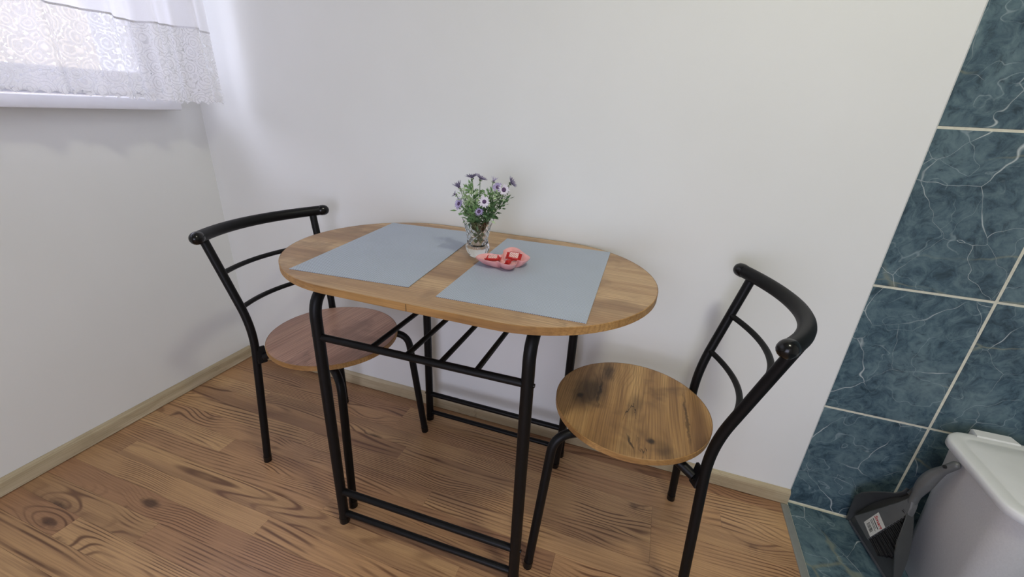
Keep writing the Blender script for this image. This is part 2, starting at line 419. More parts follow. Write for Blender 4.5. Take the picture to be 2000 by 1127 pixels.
def extrude_outline(bm, pts, z0, z1, bev=0.0):
    """closed outline to a slab with optional small chamfer"""
    c = Vector((sum(p[0] for p in pts) / len(pts), sum(p[1] for p in pts) / len(pts)))
    def ring(z, inset):
        n = len(pts); out = []
        for i, p in enumerate(pts):
            a = Vector(pts[i - 1][:2]); b = Vector(pts[(i + 1) % n][:2]); t = (b - a).normalized()
            nn = Vector((t.y, -t.x))
            q = Vector(p[:2]) - nn * inset
            out.append(bm.verts.new((q.x, q.y, z)))
        return out
    rs = [ring(z0, bev), ring(z0 + bev, 0), ring(z1 - bev, 0), ring(z1, bev)] if bev > 0 else [ring(z0, 0), ring(z1, 0)]
    n = len(pts)
    for a, b in zip(rs[:-1], rs[1:]):
        for k in range(n): bm.faces.new((a[k], a[(k + 1) % n], b[(k + 1) % n], b[k]))
    bm.faces.new(rs[0][::-1]); bm.faces.new(rs[-1])
    return bm

def lathe(bm, prof, sides=32, mod=None):
    rings = []
    for j, (r, z) in enumerate(prof):
        ring = []
        for k in range(sides):
            a = 2 * pi * k / sides; rr = r * (mod(a, z, j) if mod else 1.0)
            ring.append(bm.verts.new((rr * cos(a), rr * sin(a), z)))
        rings.append(ring)
    for a, b in zip(rings[:-1], rings[1:]):
        for k in range(sides): bm.faces.new((a[k], a[(k + 1) % sides], b[(k + 1) % sides], b[k]))
    bm.faces.new(rings[0][::-1]); bm.faces.new(rings[-1])
    return bm

# ================================================================= the room
TX = 2.152                       # where the plaster ends and the tiles begin
RX, RY, RZ = 3.40, -2.45, 2.50   # far side, front and ceiling of the room
def struct(o, label, cat): return tag(o, label, cat, kind='structure')

struct(box('wall_back', (-0.30, 0.0, -0.05), (TX, 0.20, RZ), 'wall', bevel=0.004), 'white painted plaster wall behind the table', 'wall')
# left wall with the window opening
WY0, WY1, WZ0, WZ1 = -1.34, -0.105, 1.058, 2.15
bm = bmesh.new()
bm_box(bm, (-0.30, RY, -0.05), (0, 0.0, WZ0 - 0.03)); bm_box(bm, (-0.30, RY, WZ1), (0, 0.0, RZ))
bm_box(bm, (-0.30, RY, WZ0 - 0.03), (0, WY0, WZ1)); bm_box(bm, (-0.30, WY1, WZ0 - 0.03), (0, 0.0, WZ1))
struct(link('wall_left', bm, 'wall'), 'white painted wall with the curtained window', 'wall')
struct(box('wall_right', (RX, RY, -0.05), (RX + 0.15, 0.2, RZ), 'wall'), 'white wall on the far right side of the room', 'wall')
FX0, FX1, FZ0, FZ1 = 0.90, 2.10, 0.10, 1.55  # opening for the added fill window
bm = bmesh.new()
bm_box(bm, (-0.30, RY - 0.25, -0.05), (RX + 0.15, RY, FZ0)); bm_box(bm, (-0.30, RY - 0.25, FZ1), (RX + 0.15, RY, RZ))
bm_box(bm, (-0.30, RY - 0.25, FZ0), (FX0, RY, FZ1)); bm_box(bm, (FX1, RY - 0.25, FZ0), (RX + 0.15, RY, FZ1))
struct(link('wall_front', bm, 'wall'), 'white wall behind the camera with an added fill-light window', 'wall')
struct(box('ceiling', (-0.30, RY - 0.15, RZ), (RX + 0.15, 0.2, RZ + 0.1), 'ceiling'), 'white ceiling', 'ceiling')

# laminate floor: three-strip boards, each strip its own piece
FLX = 2.132
floor = struct(box('floor', (0, RY, -0.06), (FLX, 0, -0.010), 'under'), 'brown knotty wood-look laminate floor', 'floor')
SW = 0.062
edges = {}
joint = {1: [0.852], 2: [0.852, 1.95], 3: [0.30, 1.757], 4: [0.95, 1.757], 5: [0.62, 1.757], 6: [1.12], 7: [0.40, 1.52], 8: [0.864], 9: [0.115, 1.30], 10: [0.75],
         11: [1.18], 12: [0.492, 1.62], 13: [0.28, 1.05], 14: [0.66, 1.75]}
rowy = 0.009
row = 0
rng = random.Random(21)
while rowy > RY:
    y1, y0 = rowy, max(rowy - SW, RY)
    js = joint.get(row)
    if js is None:
        js = []; x = rng.uniform(0.15, 0.9)
        while x < FLX - 0.1: js.append(x); x += rng.uniform(0.6, 1.2)
    xs = [0.0] + js + [FLX]
    for a, b in zip(xs[:-1], xs[1:]):
        cx, cy = (a + b) / 2, (y0 + y1) / 2
        hx, hy = (b - a) / 2 - 0.0002, (y1 - y0) / 2 - 0.0002
        if y1 > 0: hy = (0 - y0) / 2 - 0.0002; cy = y0 / 2
        o = box('plank', (-hx, -hy, -0.008), (hx, hy, 0.0), 'floor', floor)
        o.location = (cx, cy, 0)
    rowy -= SW; row += 1

# tiled part of the back wall and of the floor
TS, J = 0.3648, 0.0060
tw = struct(box('wall_tiled', (TX, 0.0088, -0.05), (RX, 0.20, RZ), 'grout'), 'dark blue marble-look tiled wall beside the white plaster', 'wall')
zs = [0.0] + [0.3579 + TS * i for i in range(7)]
xs = [TX - 0.002, 2.3919, 2.3919 + TS, 2.3919 + 2 * TS, RX]
for i in range(len(zs) - 1):
    for j in range(len(xs) - 1):
        x0, x1 = xs[j] + J / 2, xs[j + 1] - J / 2
        if j == 0: x0 = xs[0]
        z0, z1 = zs[i] + J / 2, min(zs[i + 1], RZ) - J / 2
        cx, cz = (x0 + x1) / 2, (z0 + z1) / 2
        o = box('tile', (-(x1 - x0) / 2, 0, -(z1 - z0) / 2), ((x1 - x0) / 2, 0.009, (z1 - z0) / 2), 'tile', tw, bevel=0.001)
        o.location = (cx, 0.0075, cz)
ft = struct(box('floor_tiled', (FLX + 0.001, RY, -0.06), (RX, 0.010, -0.0012), 'grout'), 'dark blue tiled floor beside the laminate', 'floor')
fx = [2.151 + TS * k for k in range(4)]
y = 0.004
while y > RY:
    ya = max(y - TS, RY)
    for a, b in zip(fx, fx[1:] + [RX]):
        b = min(b, RX)
        if b - a < 0.02: continue
        o = box('tile', (-(b - a - J) / 2, -(y - ya - J) / 2, -0.006), ((b - a - J) / 2, (y - ya - J) / 2, 0.0), 'tile', ft, bevel=0.001)
        o.location = ((a + b) / 2, (y + ya) / 2, 0)
    y -= TS
bm = bmesh.new()
extrude_outline(bm, [(2.131, RY), (2.1515, RY), (2.1515, -0.016), (2.131, -0.016)], -0.002, 0.004, 0.0015)
struct(link('trim_1', bm, 'strip'), 'grey metal transition strip between laminate and blue tiles', 'trim')

def baseboard(name, length, mat, label):
    prof = [(0, 0.0025), (0.0135, 0.0025), (0.0135, 0.036), (0.0125, 0.042), (0.008, 0.048), (0.003, 0.051), (0, 0.051)]
    bm = bmesh.new()
    a = [bm.verts.new((0, -p[0], p[1])) for p in prof]; b = [bm.verts.new((length, -p[0], p[1])) for p in prof]
    n = len(prof)
    for k in range(n): bm.faces.new((a[k], a[(k + 1) % n], b[(k + 1) % n], b[k]))
    bm.faces.new(a[::-1]); bm.faces.new(b)
    return struct(link(name, bm, mat), label, 'baseboard')
baseboard('baseboard_back', TX - 0.003, 'base', 'pale oak baseboard along the white back wall')
bb = baseboard('baseboard_left', -RY - 0.014, 'base', 'pale oak baseboard under the window wall')
bb.rotation_euler = (0, 0, pi / 2); bb.location = (0, RY, 0)     # its back lies on x = 0

# window: frame, pane, sill
win = tag(bpy.data.objects.new('window_1', None), 'white framed window behind the lace curtain', 'window', kind='structure'); COL.objects.link(win)
win.location = (0, 0, 0)
def frame_ring(name, y0, y1, z0, z1, wd, x0, x1, parent, low=None):
    bm = bmesh.new(); wz = low or wd
    bm_box(bm, (x0, y0, z0), (x1, y1, z0 + wz), 0.004); bm_box(bm, (x0, y0, z1 - wd), (x1, y1, z1), 0.004)
    bm_box(bm, (x0, y0, z0 + wz), (x1, y0 + wd, z1 - wd), 0.004); bm_box(bm, (x0, y1 - wd, z0 + wz), (x1, y1, z1 - wd), 0.004)
    return link(name, bm, 'pvc', parent)
frame_ring('window_frame', WY0, WY1, WZ0, WZ1, 0.014, -0.11, -0.05, win)
mid = (WY0 + WY1) / 2
for a, b in ((WY0 + 0.01, mid), (mid, WY1 - 0.01)):
    sash = frame_ring('sash', a, b, WZ0 + 0.01, WZ1 - 0.01, 0.034, -0.095, -0.035, win, 0.062)
    box('pane', (-0.067, a + 0.03, WZ0 + 0.065), (-0.063, b - 0.03, WZ1 - 0.04), 'pane', sash)
bm = bmesh.new(); bm_box(bm, (-0.05, WY0 - 0.02, 1.0235), (0.060, -0.108, 1.0575), 0.005, 2)
sill = link('window_sill', bm, 'pvc', win, True, 40)

fill_win = tag(bpy.data.objects.new('fill_window', None), 'added window behind the camera giving fill light under the table', 'window', kind='structure'); COL.objects.link(fill_win)  # unseen window, added to brighten the space under the table
fill_win.location = (FX0, RY, 0); fill_win.rotation_euler = (0, 0, pi / 2)      # local -y runs along +x, local x into the room
fill_frame = frame_ring('window_frame', -(FX1 - FX0), 0.0, FZ0, FZ1, 0.05, -0.20, -0.13, fill_win)
box('pane', (-0.168, -(FX1 - FX0) + 0.045, FZ0 + 0.045), (-0.164, -0.045, FZ1 - 0.045), 'pane', fill_win)
# outdoors beyond the glass
struct(box('wall_outdoor', (-5.2, -6.0, -0.6), (-5.0, 5.0, 2.2), 'outdoor'), 'beige yard wall outside the window', 'wall')
struct(box('ground_outdoor', (-9.0, -9.0, -0.7), (6.0, 6.0, -0.6), 'ground'), 'grey yard ground outside the window', 'ground')

# ================================================================= ceiling lamp (above the frame)
lamp = thing('ceiling_lamp', 'round white ceiling lamp above the table', 'lamp', (LAMP_POS[0], LAMP_POS[1], RZ))
bm = bmesh.new(); lathe(bm, [(0.15, -0.028), (0.16, -0.022), (0.16, -0.001)], 40); link('lamp_base', bm, 'pvc', lamp, True, 40)
t = NT('lamp_diffuser'); em = t.n('ShaderNodeEmission'); em.inputs['Strength'].default_value = 6.0
t.put(em.inputs['Color'], t.ramp(t.noise(t.coord(), 5), [(0, LAMP_COL), (1, LAMP_COL)])); M['diffuser'] = t.done(em.outputs[0])
bm = bmesh.new(); lathe(bm, [(0.02, -0.041), (0.10, -0.038), (0.138, -0.0285)], 40); link('diffuser', bm, 'diffuser', lamp, True)
ld = bpy.data.lights.new('lamp_light', 'AREA'); ld.shape = 'DISK'; ld.size = 0.26; ld.energy = LAMP_W; ld.color = LAMP_COL
lo = bpy.data.objects.new('lamp_light', ld); COL.objects.link(lo); lo.parent = lamp; lo.location = (0, 0, -0.045)

# ================================================================= curtain
cur = thing('lace_curtain', 'white sheer curtain with paisley lace border hanging at the window', 'curtain', (0.19, -0.80, 1.05))
CO = Vector((0.19, -0.80, 1.05))
def curtain_x(y, z):
    u = -y
    g = 0.35 + 0.65 * max(0.0, min(1.0, (2.2 - z) / 1.1))          # folds open towards the hem
    a = 0.020 * sin(2 * pi * u / 0.118 + 0.6 + 1.1 * sin(u * 7.0)) + 0.011 * sin(2 * pi * u / 0.061 + 2.0 * sin(u * 5.0))
    a += 0.010 * sin(2 * pi * u / 0.33 + 1.0)
    return 0.197 + a * g
def cloth(name, y0, y1, zfun, nrow, ncol, mat, parent, off=0.0):
    bm = bmesh.new(); uvl = bm.loops.layers.uv.new('UVMap')
    arc = [0.0]; ys = [y0 + (y1 - y0) * i / ncol for i in range(ncol + 1)]
    for i in range(ncol):
        arc.append(arc[-1] + sqrt((ys[i + 1] - ys[i]) ** 2 + (curtain_x(ys[i + 1], 1.15) - curtain_x(ys[i], 1.15)) ** 2))
    grid, uvs = [], {}
    for j in range(nrow + 1):
        rowv = []
        for i, yy in enumerate(ys):
            z = zfun(i, j, arc[i])
            lean = 0.006 * max(0, (1.3 - z)) / 0.25 * max(0.0, 1 - abs(yy + 0.05) / 0.12)
            v = bm.verts.new(Vector((curtain_x(yy, z) + off, yy + lean, z)) - CO); uvs[v] = (arc[i], z); rowv.append(v)
        grid.append(rowv)
    for j in range(nrow):
        for i in range(ncol):
            f = bm.faces.new((grid[j][i], grid[j][i + 1], grid[j + 1][i + 1], grid[j + 1][i]))
            for l in f.loops: l[uvl].uv = uvs[l.vert]
    return link(name, bm, mat, parent, True)
ZL = 1.256
def zlace(i, j, s):
    bot = 1.0465 + 0.008 * abs(sin(pi * s / 0.030)) + 0.013 * max(0.0, min(1.0, (s - 0.20) / 0.35))
    top = ZL + 0.004 * sin(s * 14.0)
    return bot + (top - bot) * j / 10
def zsheer(i, j, s): return (ZL + 0.004 * sin(s * 14.0)) + (2.24 - ZL) * j / 14
cloth('sheer_panel', -0.066, -1.55, zsheer, 14, 420, 'sheer', cur)
lace = cloth('lace_border', -0.066, -1.55, zlace, 10, 700, 'lace', cur)
def ztrim(i, j, s): return ZL + 0.004 * sin(s * 14.0) - 0.003 + 0.005 * j
cloth('hem_seam', -0.066, -1.55, ztrim, 1, 420, 'seam', cur, 0.0012)
rod = thing('curtain_rod', 'white curtain rod above the window', 'curtain rod', (0.19, -0.80, 2.24))
tube('rod', [(0, -0.80, 0.0115), (0, 0.79, 0.0115)], 0.010, 'pvc', rod, 12)
for yy in (-0.70, 0.72):
    tube('bracket', [(-0.19, yy, 0.012), (-0.008, yy, 0.012)], 0.006, 'pvc', rod, 8)

# ================================================================= table
TZ, TT = 0.728, 0.017
TL, TWD = 0.931, 0.566
TC = Vector((1.187, -0.2925))
table = thing('dining_table', 'small oval wood-topped dining table with black metal frame against the wall', 'table', (TC.x, TC.y, 0))
def stadium(L, Wd, n=40):
    r = Wd / 2; c = L / 2 - r; pts = []
    for k in range(n + 1):
        a = -pi / 2 + pi * k / n; pts.append((c + r * cos(a), r * sin(a)))
    for k in range(n + 1):
        a = pi / 2 + pi * k / n; pts.append((-c + r * cos(a), r * sin(a)))
    # subdivide the straight runs a little
    return pts
bm = bmesh.new(); extrude_outline(bm, stadium(TL - 0.002, TWD - 0.002), TZ - TT, TZ, 0.0007)
top = link('tabletop', bm, 'top', table, True, 30)
# edge band: an open strip round the rim, its joint on the front edge
def band(name, outline, z0, z1, parent, mat, gap_at=None, thick=0.0012):
    bm = bmesh.new(); n = len(outline); idx = list(range(n))
    if gap_at is not None:
        k0 = min(range(n), key=lambda k: (outline[k][0] - gap_at[0]) ** 2 + (outline[k][1] - gap_at[1]) ** 2)
    rows = []
    for k in idx:
        a = Vector(outline[k - 1]); b = Vector(outline[(k + 1) % n]); t_ = (b - a).normalized(); nn = Vector((t_.y, -t_.x))
        p = Vector(outline[k]); q = p - nn * thick
        rows.append([bm.verts.new((q.x, q.y, z0)), bm.verts.new((p.x, p.y, z0 + 0.0008)), bm.verts.new((p.x, p.y, z1 - 0.0008)), bm.verts.new((q.x, q.y, z1))])
    for k in idx:
        a, b = rows[k], rows[(k + 1) % n]
        for i in range(3): bm.faces.new((a[i], b[i], b[i + 1], a[i + 1]))
    return link(name, bm, mat, parent, True, 40)
band('edge_band', stadium(TL, TWD), TZ - TT - 0.0001, TZ + 0.0001, top, 'band')
box('band_joint', (0.0112, -TWD / 2 - 0.0003, TZ - TT + 0.001), (0.0124, -TWD / 2 + 0.0006, TZ - 0.001), 'under', top)

LR = 0.0130
def L3(x, y, z): return (x - TC.x, y - TC.y, z)
legs = {'fl': (0.946, -0.546), 'bl': (0.952, -0.080), 'fr': (1.438, -0.533), 'br': (1.448, -0.078)}
zt = TZ - TT - LR
for a, b in (('fl', 'bl'), ('fr', 'br')):
    for p, q in ((legs[a], legs[b]), (legs[b], legs[a])):
        d = Vector((q[0] - p[0], q[1] - p[1])).normalized()
        e = (p[0] + d.x * 0.10, p[1] + d.y * 0.10)
        path = fillet([L3(p[0], p[1], 0.004), L3(p[0], p[1], zt), L3(e[0], e[1], zt)], [0.068], 12)
        lg = tube('leg', path, LR, 'black', table, 20)
        c = tube('foot_cap', [L3(p[0], p[1], 0.0), L3(p[0], p[1], 0.018)], LR + 0.0008, 'blackcap', lg, 20)
    p, q = legs[a], legs[b]; d = Vector((q[0] - p[0], q[1] - p[1])).normalized()
    tube('crossbar', [L3(p[0] + d.x * 0.10, p[1] + d.y * 0.10, zt), L3(q[0] - d.x * 0.10, q[1] - d.y * 0.10, zt)], LR, 'black', table, 20)
def between(name, a, b, z, r, k=0.009):
    pa, pb = Vector((*legs[a], z)), Vector((*legs[b], z)); d = (pb - pa).normalized()
    return tube(name, [L3(*(pa + d * k)), L3(*(pb - d * k))], r, 'black', table, 12)
ZR = 0.584
for a, b in (('fl', 'fr'), ('bl', 'br')):
    between('rack_rail', a, b, ZR, 0.0085)
    between('stretcher', a, b, 0.113, 0.0090)
    between('stretcher', a, b, 0.033, 0.0082)
for x in (1.086, 1.171, 1.250, 1.330):
    tube('rack_bar', [L3(x, -0.538, ZR + 0.004), L3(x, -0.082, ZR + 0.004)], 0.0062, 'black', table, 10)
for k, sgn in (('fr', 1), ('br', 1), ('fl', -1), ('bl', -1)):
    for z in (ZR, 0.113):
        x, y = legs[k]
        tube('bolt', [L3(x + sgn * 0.0125, y, z), L3(x + sgn * 0.0150, y, z)], 0.0045, 'blackcap', table, 8)

# ================================================================= chairs
CRX = 0.011
def chair(loc, yaw, label, seat_mat):
    t = thing('dining_chair', label, 'chair', (loc[0], loc[1], 0), yaw, 'bistro chairs at the table')
    SX, SR, SZ = -0.002, 0.1835, 0.433
    pts = [(SR * cos(2 * pi * k / 72), SR * sin(2 * pi * k / 72)) for k in range(72)]
    bm = bmesh.new(); extrude_outline(bm, [(x * 0.994, y * 0.994) for x, y in pts], SZ - 0.015, SZ, 0.0008)
    seat = link('seat', bm, seat_mat, t, True, 30); seat.location = (SX, 0, 0)
    e = band('edge_band', pts, SZ - 0.0152, SZ + 0.0001, seat, 'band')
    for s in (-1, 1):
        foot = Vector((-0.1780, s * 0.1684, 0.0)); bend = Vector((-0.1565, s * 0.1419, 0.4701)); up = Vector((-0.2293, s * 0.1754, 0.7287))
        topp = bend + (up - bend) * 1.035
        lg = tube('back_leg', fillet([foot + (bend - foot) * 0.008, bend, topp], [0.075], 12), CRX, 'black', t, 16)
        d = (bend - foot).normalized()
        tube('foot_cap', [foot, foot + d * 0.02], CRX + 0.0008, 'blackcap', lg, 16)
        f0 = Vector((0.1863, s * 0.1766, 0.0)); f1 = Vector((0.1582, s * 0.1418, 0.4075))
        f2 = Vector((0.04, s * 0.083, 0.4065)); f3 = Vector((-0.085, s * 0.106, 0.4065)); f4 = Vector((-0.142, s * 0.135, 0.382))
        fl = tube('front_leg', fillet([f0 + (f1 - f0) * 0.01, f1, f2, f3, f4], [0.05, 0.03, 0.03], 10), CRX, 'black', t, 16)
        d = (f1 - f0).normalized()
        tube('foot_cap', [f0, f0 + d * 0.02], CRX + 0.0008, 'blackcap', fl, 16)
        # flat bracket bolted to the back leg under the seat
        bm = bmesh.new(); bm_box(bm, (-0.004, -0.012, -0.026), (0.004, 0.012, 0.026), 0.002)
        br = link('bracket', bm, 'black', t); br.location = (-0.1475, s * 0.1390, 0.388); br.rotation_euler = (0, -0.12, s * 0.45)
        tube('bolt', [(0.003, 0, -0.008), (0.008, 0, -0.008)], 0.005, 'blackcap', br, 8)
    tube('seat_support', [(0.04, -0.081, 0.4065), (0.04, 0.081, 0.4065)], 0.0095, 'black', t, 12)
    def arc(x, ye, z, sag, dz, n=28):
        return [(x - sag * (1 - u * u), u * ye, z + dz * (1 - u * u)) for u in [-1 + 2 * k / n for k in range(n + 1)]]
    RRl = 0.0155
    rp = arc(-0.1999, 0.2134, 0.7436, 0.0858, -0.0083)
    rail = tube('top_rail', rp[1:-1], RRl, 'black', t, 18)
    for ends in ((rp[2], rp[1], rp[0]), (rp[-3], rp[-2], rp[-1])):
        a, b = Vector(ends[1]), Vector(ends[2]); d = (b - a).normalized()
        bm = bmesh.new(); bm_tube(bm, [a - d * 0.002, a + d * 0.006], RRl + 0.0012, 18, True, True)
        link('end_cap', bm, 'blackcap', rail, True, 60)
    for z, sag in ((0.6370, 0.0474), (0.5368, 0.0415)):
        f = (z - 0.4701) / 0.2586; x = -0.1565 - f * 0.0728; yy = 0.1419 + f * 0.0335
        tube('back_slat', arc(x, yy - 0.004, z, sag, -0.0043), 0.0068, 'black', t, 12)
    return t
chair((0.7672, -0.3057), -0.0893, 'black metal chair with round reddish wood seat on the window side of the table', 'seat_red_daylit')
chair((1.6391, -0.2999), 3.1850, 'black metal chair with round knotty golden wood seat on the blue-tile side of the table', 'seat_gold')

# ================================================================= placemats
def placemat(fl, ang, w_, d_, label):
    bm = bmesh.new(); extrude_outline(bm, [(-w_ / 2, -d_ / 2), (w_ / 2, -d_ / 2), (w_ / 2, d_ / 2), (-w_ / 2, d_ / 2)], 0.0, 0.0016, 0.0003)
    o = link('placemat', bm, 'mat'); a = radians(ang)
    c = Vector((fl[0], fl[1])) + Vector((cos(a), sin(a))) * w_ / 2 + Vector((-sin(a), cos(a))) * d_ / 2
    o.location = (c.x, c.y, TZ + 0.0002); o.rotation_euler = (0, 0, a)
    return tag(o, label, 'placemat', 'woven placemats on the table')
placemat((0.872, -0.528), 4.5, 0.290, 0.455, 'grey-blue woven placemat on the window end of the table')
placemat((1.234, -0.523), 1.9, 0.300, 0.459, 'grey-blue woven placemat under the pink candy dish')

# ================================================================= vase and flowers
VP = Vector((1.204, -0.247, TZ + 0.0002))
vase = thing('vase', 'small cut crystal vase holding the flowers on the table', 'vase', VP)
def cut(a, z, j):
    if 0.036 < z < 0.074: return 1 + 0.055 * (abs(sin(6 * a + z * 200)) + abs(sin(6 * a - z * 200)) - 1.2)
    if 0.010 < z <= 0.036: return 1 + 0.06 * (abs(sin(7 * a)) - 0.6)
    return 1.0
outer = [(0.019, 0.0), (0.0215, 0.0015), (0.025, 0.008), (0.0290, 0.018), (0.0305, 0.026), (0.0290, 0.031), (0.0262, 0.036), (0.0256, 0.042), (0.0262, 0.048),
         (0.0272, 0.054), (0.0284, 0.060), (0.0298, 0.066), (0.0312, 0.072), (0.0330, 0.079), (0.0355, 0.087), (0.0385, 0.094), (0.0392, 0.0955)]
inner = [(0.0378, 0.0955), (0.0345, 0.088), (0.0312, 0.079), (0.0280, 0.066), (0.0250, 0.054), (0.0235, 0.042), (0.0232, 0.034), (0.0200, 0.028), (0.002, 0.0265)]
prof2 = []
for a, b in zip(outer[:-1], outer[1:]):
    prof2 += [(a[0] + (b[0] - a[0]) * k / 3, a[1] + (b[1] - a[1]) * k / 3) for k in range(3)]
prof2.append(outer[-1])
n_out = len(prof2)
bm = bmesh.new(); lathe(bm, prof2 + inner, 96, lambda a, z, j: cut(a, z, j) if j < n_out else 1.0)
link('vase_glass', bm, 'crystal', vase, True, 35)

def petal_mesh(bm, c, axis, rad, n, droop, width, rings=1):
    axis = axis.normalized(); ref = Vector((0, 0, 1)) if abs(axis.z) < 0.9 else Vector((1, 0, 0))
    e1 = axis.cross(ref).normalized(); e2 = axis.cross(e1)
    for ring_i in range(rings):
        for k in range(n):
            a = 2 * pi * (k + 0.5 * ring_i) / n + random.uniform(-0.08, 0.08); L = rad * random.uniform(0.85, 1.08) * (1 - 0.18 * ring_i)
            d = e1 * cos(a) + e2 * sin(a); s = axis.cross(d)
            w0, w1 = width * 0.35, width
            lift = axis * (L * (droop + 0.25 * ring_i))
            pts = [c + d * L * 0.12 - s * w0, c + d * L * 0.12 + s * w0, c + d * L * 0.62 + lift * 0.55 + s * w1, c + d * L + lift, c + d * L * 0.62 + lift * 0.55 - s * w1]
            up_ = axis * 0.0005
            vs = [bm.verts.new(p) for p in pts]; vt = [bm.verts.new(p + up_) for p in pts]
            bm.faces.new(vs[::-1]); bm.faces.new(vt)
            for q in range(5): bm.faces.new((vs[q], vs[(q + 1) % 5], vt[(q + 1) % 5], vt[q]))
def leaf_mesh(bm, p, d, L, w_):
    d = d.normalized(); s = d.cross(Vector((random.uniform(-1, 1), random.uniform(-1, 1), random.uniform(0.2, 1)))).normalized(); nn = d.cross(s)
    pts = [p, p + d * L * 0.4 + s * w_, p + d * L + nn * L * 0.1, p + d * L * 0.4 - s * w_]
    mid_ = p + d * L * 0.45 + nn * w_ * 0.5
    v = [bm.verts.new(q) for q in pts]; m = bm.verts.new(mid_); b_ = bm.verts.new(mid_ - nn * 0.0006)
    for k in range(4):
        bm.faces.new((v[k], v[(k + 1) % 4], m)); bm.faces.new((v[(k + 1) % 4], v[k], b_))

def flower(px, py, y, rad, face, petal, label, eye=0.30, droop=0.12, n=15, rings=2):
    P = at(px, py, y=y)
    base = Vector((VP.x + random.uniform(-0.010, 0.010), VP.y + random.uniform(-0.010, 0.010), TZ + 0.036))
    neck = Vector((VP.x, VP.y, TZ + 0.09)) + Vector(((P.x - VP.x) * 0.35, (P.y - VP.y) * 0.35, 0))
    h = Vector((neck.x - VP.x, neck.y - VP.y))
    if h.length > 0.026: h = h.normalized() * 0.026; neck.x, neck.y = VP.x + h.x, VP.y + h.y
    o = thing('daisy', label, 'flower', base, group='artificial daisies in the vase')
    ax = Vector(face).normalized()
    path = fillet([Vector((0, 0, 0)), neck - base, P - ax * 0.004 - base], [0.02], 6)
    tube('stem', path, 0.0009, 'stem', o, 6)
    bm = bmesh.new(); petal_mesh(bm, P - base, ax, rad * 1.06, n, droop, rad * 0.105, rings); link('petals', bm, petal, o)
    bm = bmesh.new(); bmesh.ops.create_icosphere(bm, subdivisions=2, radius=rad * eye)
    q = ax.to_track_quat('Z', 'Y').to_matrix()
    for v in bm.verts:
        v.co = q @ Vector((v.co.x, v.co.y, v.co.z * 0.55 * (1 + 0.15 * sin(v.co.x * 3000)))) + (P - base) + ax * rad * 0.06
    link('flower_eye', bm, 'eye', o, True)
    bm = bmesh.new()
    for k in range(6):
        a = k * pi / 3; d = ax * 0.6 + (Matrix.Rotation(a, 3, ax) @ ax.orthogonal().normalized()) * 0.8
        leaf_mesh(bm, P - base - ax * 0.005, d, 0.007, 0.0016)
    link('sepals', bm, 'stem', o)
    return o
toC = (0.25, -0.85, 0.45)
flower(922, 347, -0.245, 0.0165, (-0.25, 0.15, 1.0), 'petal2', 'grey-violet daisy seen from the side at the top of the bunch', 0.25, 0.35)
flower(939, 350, -0.262, 0.0150, (0.45, 0.1, 1.0), 'petal2', 'dark violet daisy just right of the topmost bloom', 0.25, 0.35)
flower(897, 366, -0.240, 0.0130, (-0.6, -0.1, 1.0), 'petal2', 'half closed grey daisy at the upper left of the bunch', 0.3, 1.1, 10)
flower(897, 398, -0.285, 0.0150, (-0.45, -0.85, 0.35), 'petal', 'lilac daisy facing out at the lower left of the bunch', 0.36)
flower(946, 394, -0.300, 0.0150, (0.25, -0.9, 0.30), 'petal3', 'white and lilac daisy facing front in the middle of the bunch', 0.34, -0.05, 14)
flower(936, 414, -0.300, 0.0120, (-0.05, -0.8, 0.7), 'petal', 'small lilac daisy low at the centre above the vase rim', 0.45)
flower(972, 366, -0.255, 0.0135, (0.15, -0.9, 0.45), 'petal', 'lilac daisy at the right, left one of the open pair', 0.36)
flower(984, 371, -0.275, 0.0145, (0.40, -0.85, 0.30), 'petal3', 'pale daisy with large dark eye at the right of the bunch', 0.42)
flower(998, 358, -0.245, 0.0150, (0.95, 0.1, 0.65), 'petal2', 'grey daisy seen from the side at the far right of the bunch', 0.25, 0.4)
flower(964, 354, -0.230, 0.0085, (0.3, 0.0, 1.0), 'petal', 'small pinkish bud between the top and right blooms', 0.35, 1.3, 8, 1)
flower(889, 380, -0.255, 0.0095, (-0.95, -0.2, 0.5), 'petal2', 'tiny grey bloom at the outer left edge of the bunch', 0.3, 0.5, 9, 1)

def sprig(px, py, y, n, mat, label, L=0.013, spread=0.020):
    P = at(px, py, y=y)
    base = Vector((VP.x + random.uniform(-0.012, 0.012), VP.y + random.uniform(-0.012, 0.012), TZ + 0.034))
    neck = Vector((VP.x, VP.y, TZ + 0.085)); h = Vector((P.x - VP.x, P.y - VP.y)) * 0.45
    if h.length > 0.024: h = h.normalized() * 0.024
    neck.x += h.x; neck.y += h.y
    o = thing('leaf_sprig', label, 'foliage', base, group='green sprigs among the daisies')
    path = fillet([Vector((0, 0, 0)), neck - base, P - base], [0.02], 6)
    tube('stem', path, 0.0011, 'stem', o, 6)
    bm = bmesh.new(); top_ = P - base; nb = neck - base
    for k in range(n):
        f = random.random() ** 0.7
        c = nb + (top_ - nb) * (f * 1.05)
        d = Vector((random.gauss(0, 1), random.gauss(0, 1), random.gauss(0.5, 0.7))).normalized()
        c = c + d * random.uniform(0, spread * (0.5 + 0.6 * f))
        leaf_mesh(bm, c, d + Vector((0, 0, 0.2)), L * random.uniform(0.7, 1.4), L * random.uniform(0.18, 0.32))
    lv = link('leaves', bm, mat, o); lv['kind'] = 'stuff'
    # leaves crowded inside the glass
    bm = bmesh.new()
    for k in range(30):
        f = random.uniform(0.55, 1.05); c = nb * f
        d = Vector((random.gauss(0, 0.5), random.gauss(0, 0.5), 1)).normalized()
        leaf_mesh(bm, c, d, L, L * 0.2)
    lv = link('lower_leaves', bm, 'leaf2', o); lv['kind'] = 'stuff'
sprig(915, 385, -0.275, 119, 'leaf3', 'pale green leafy sprig at the left front of the bunch', 0.013, 0.020)
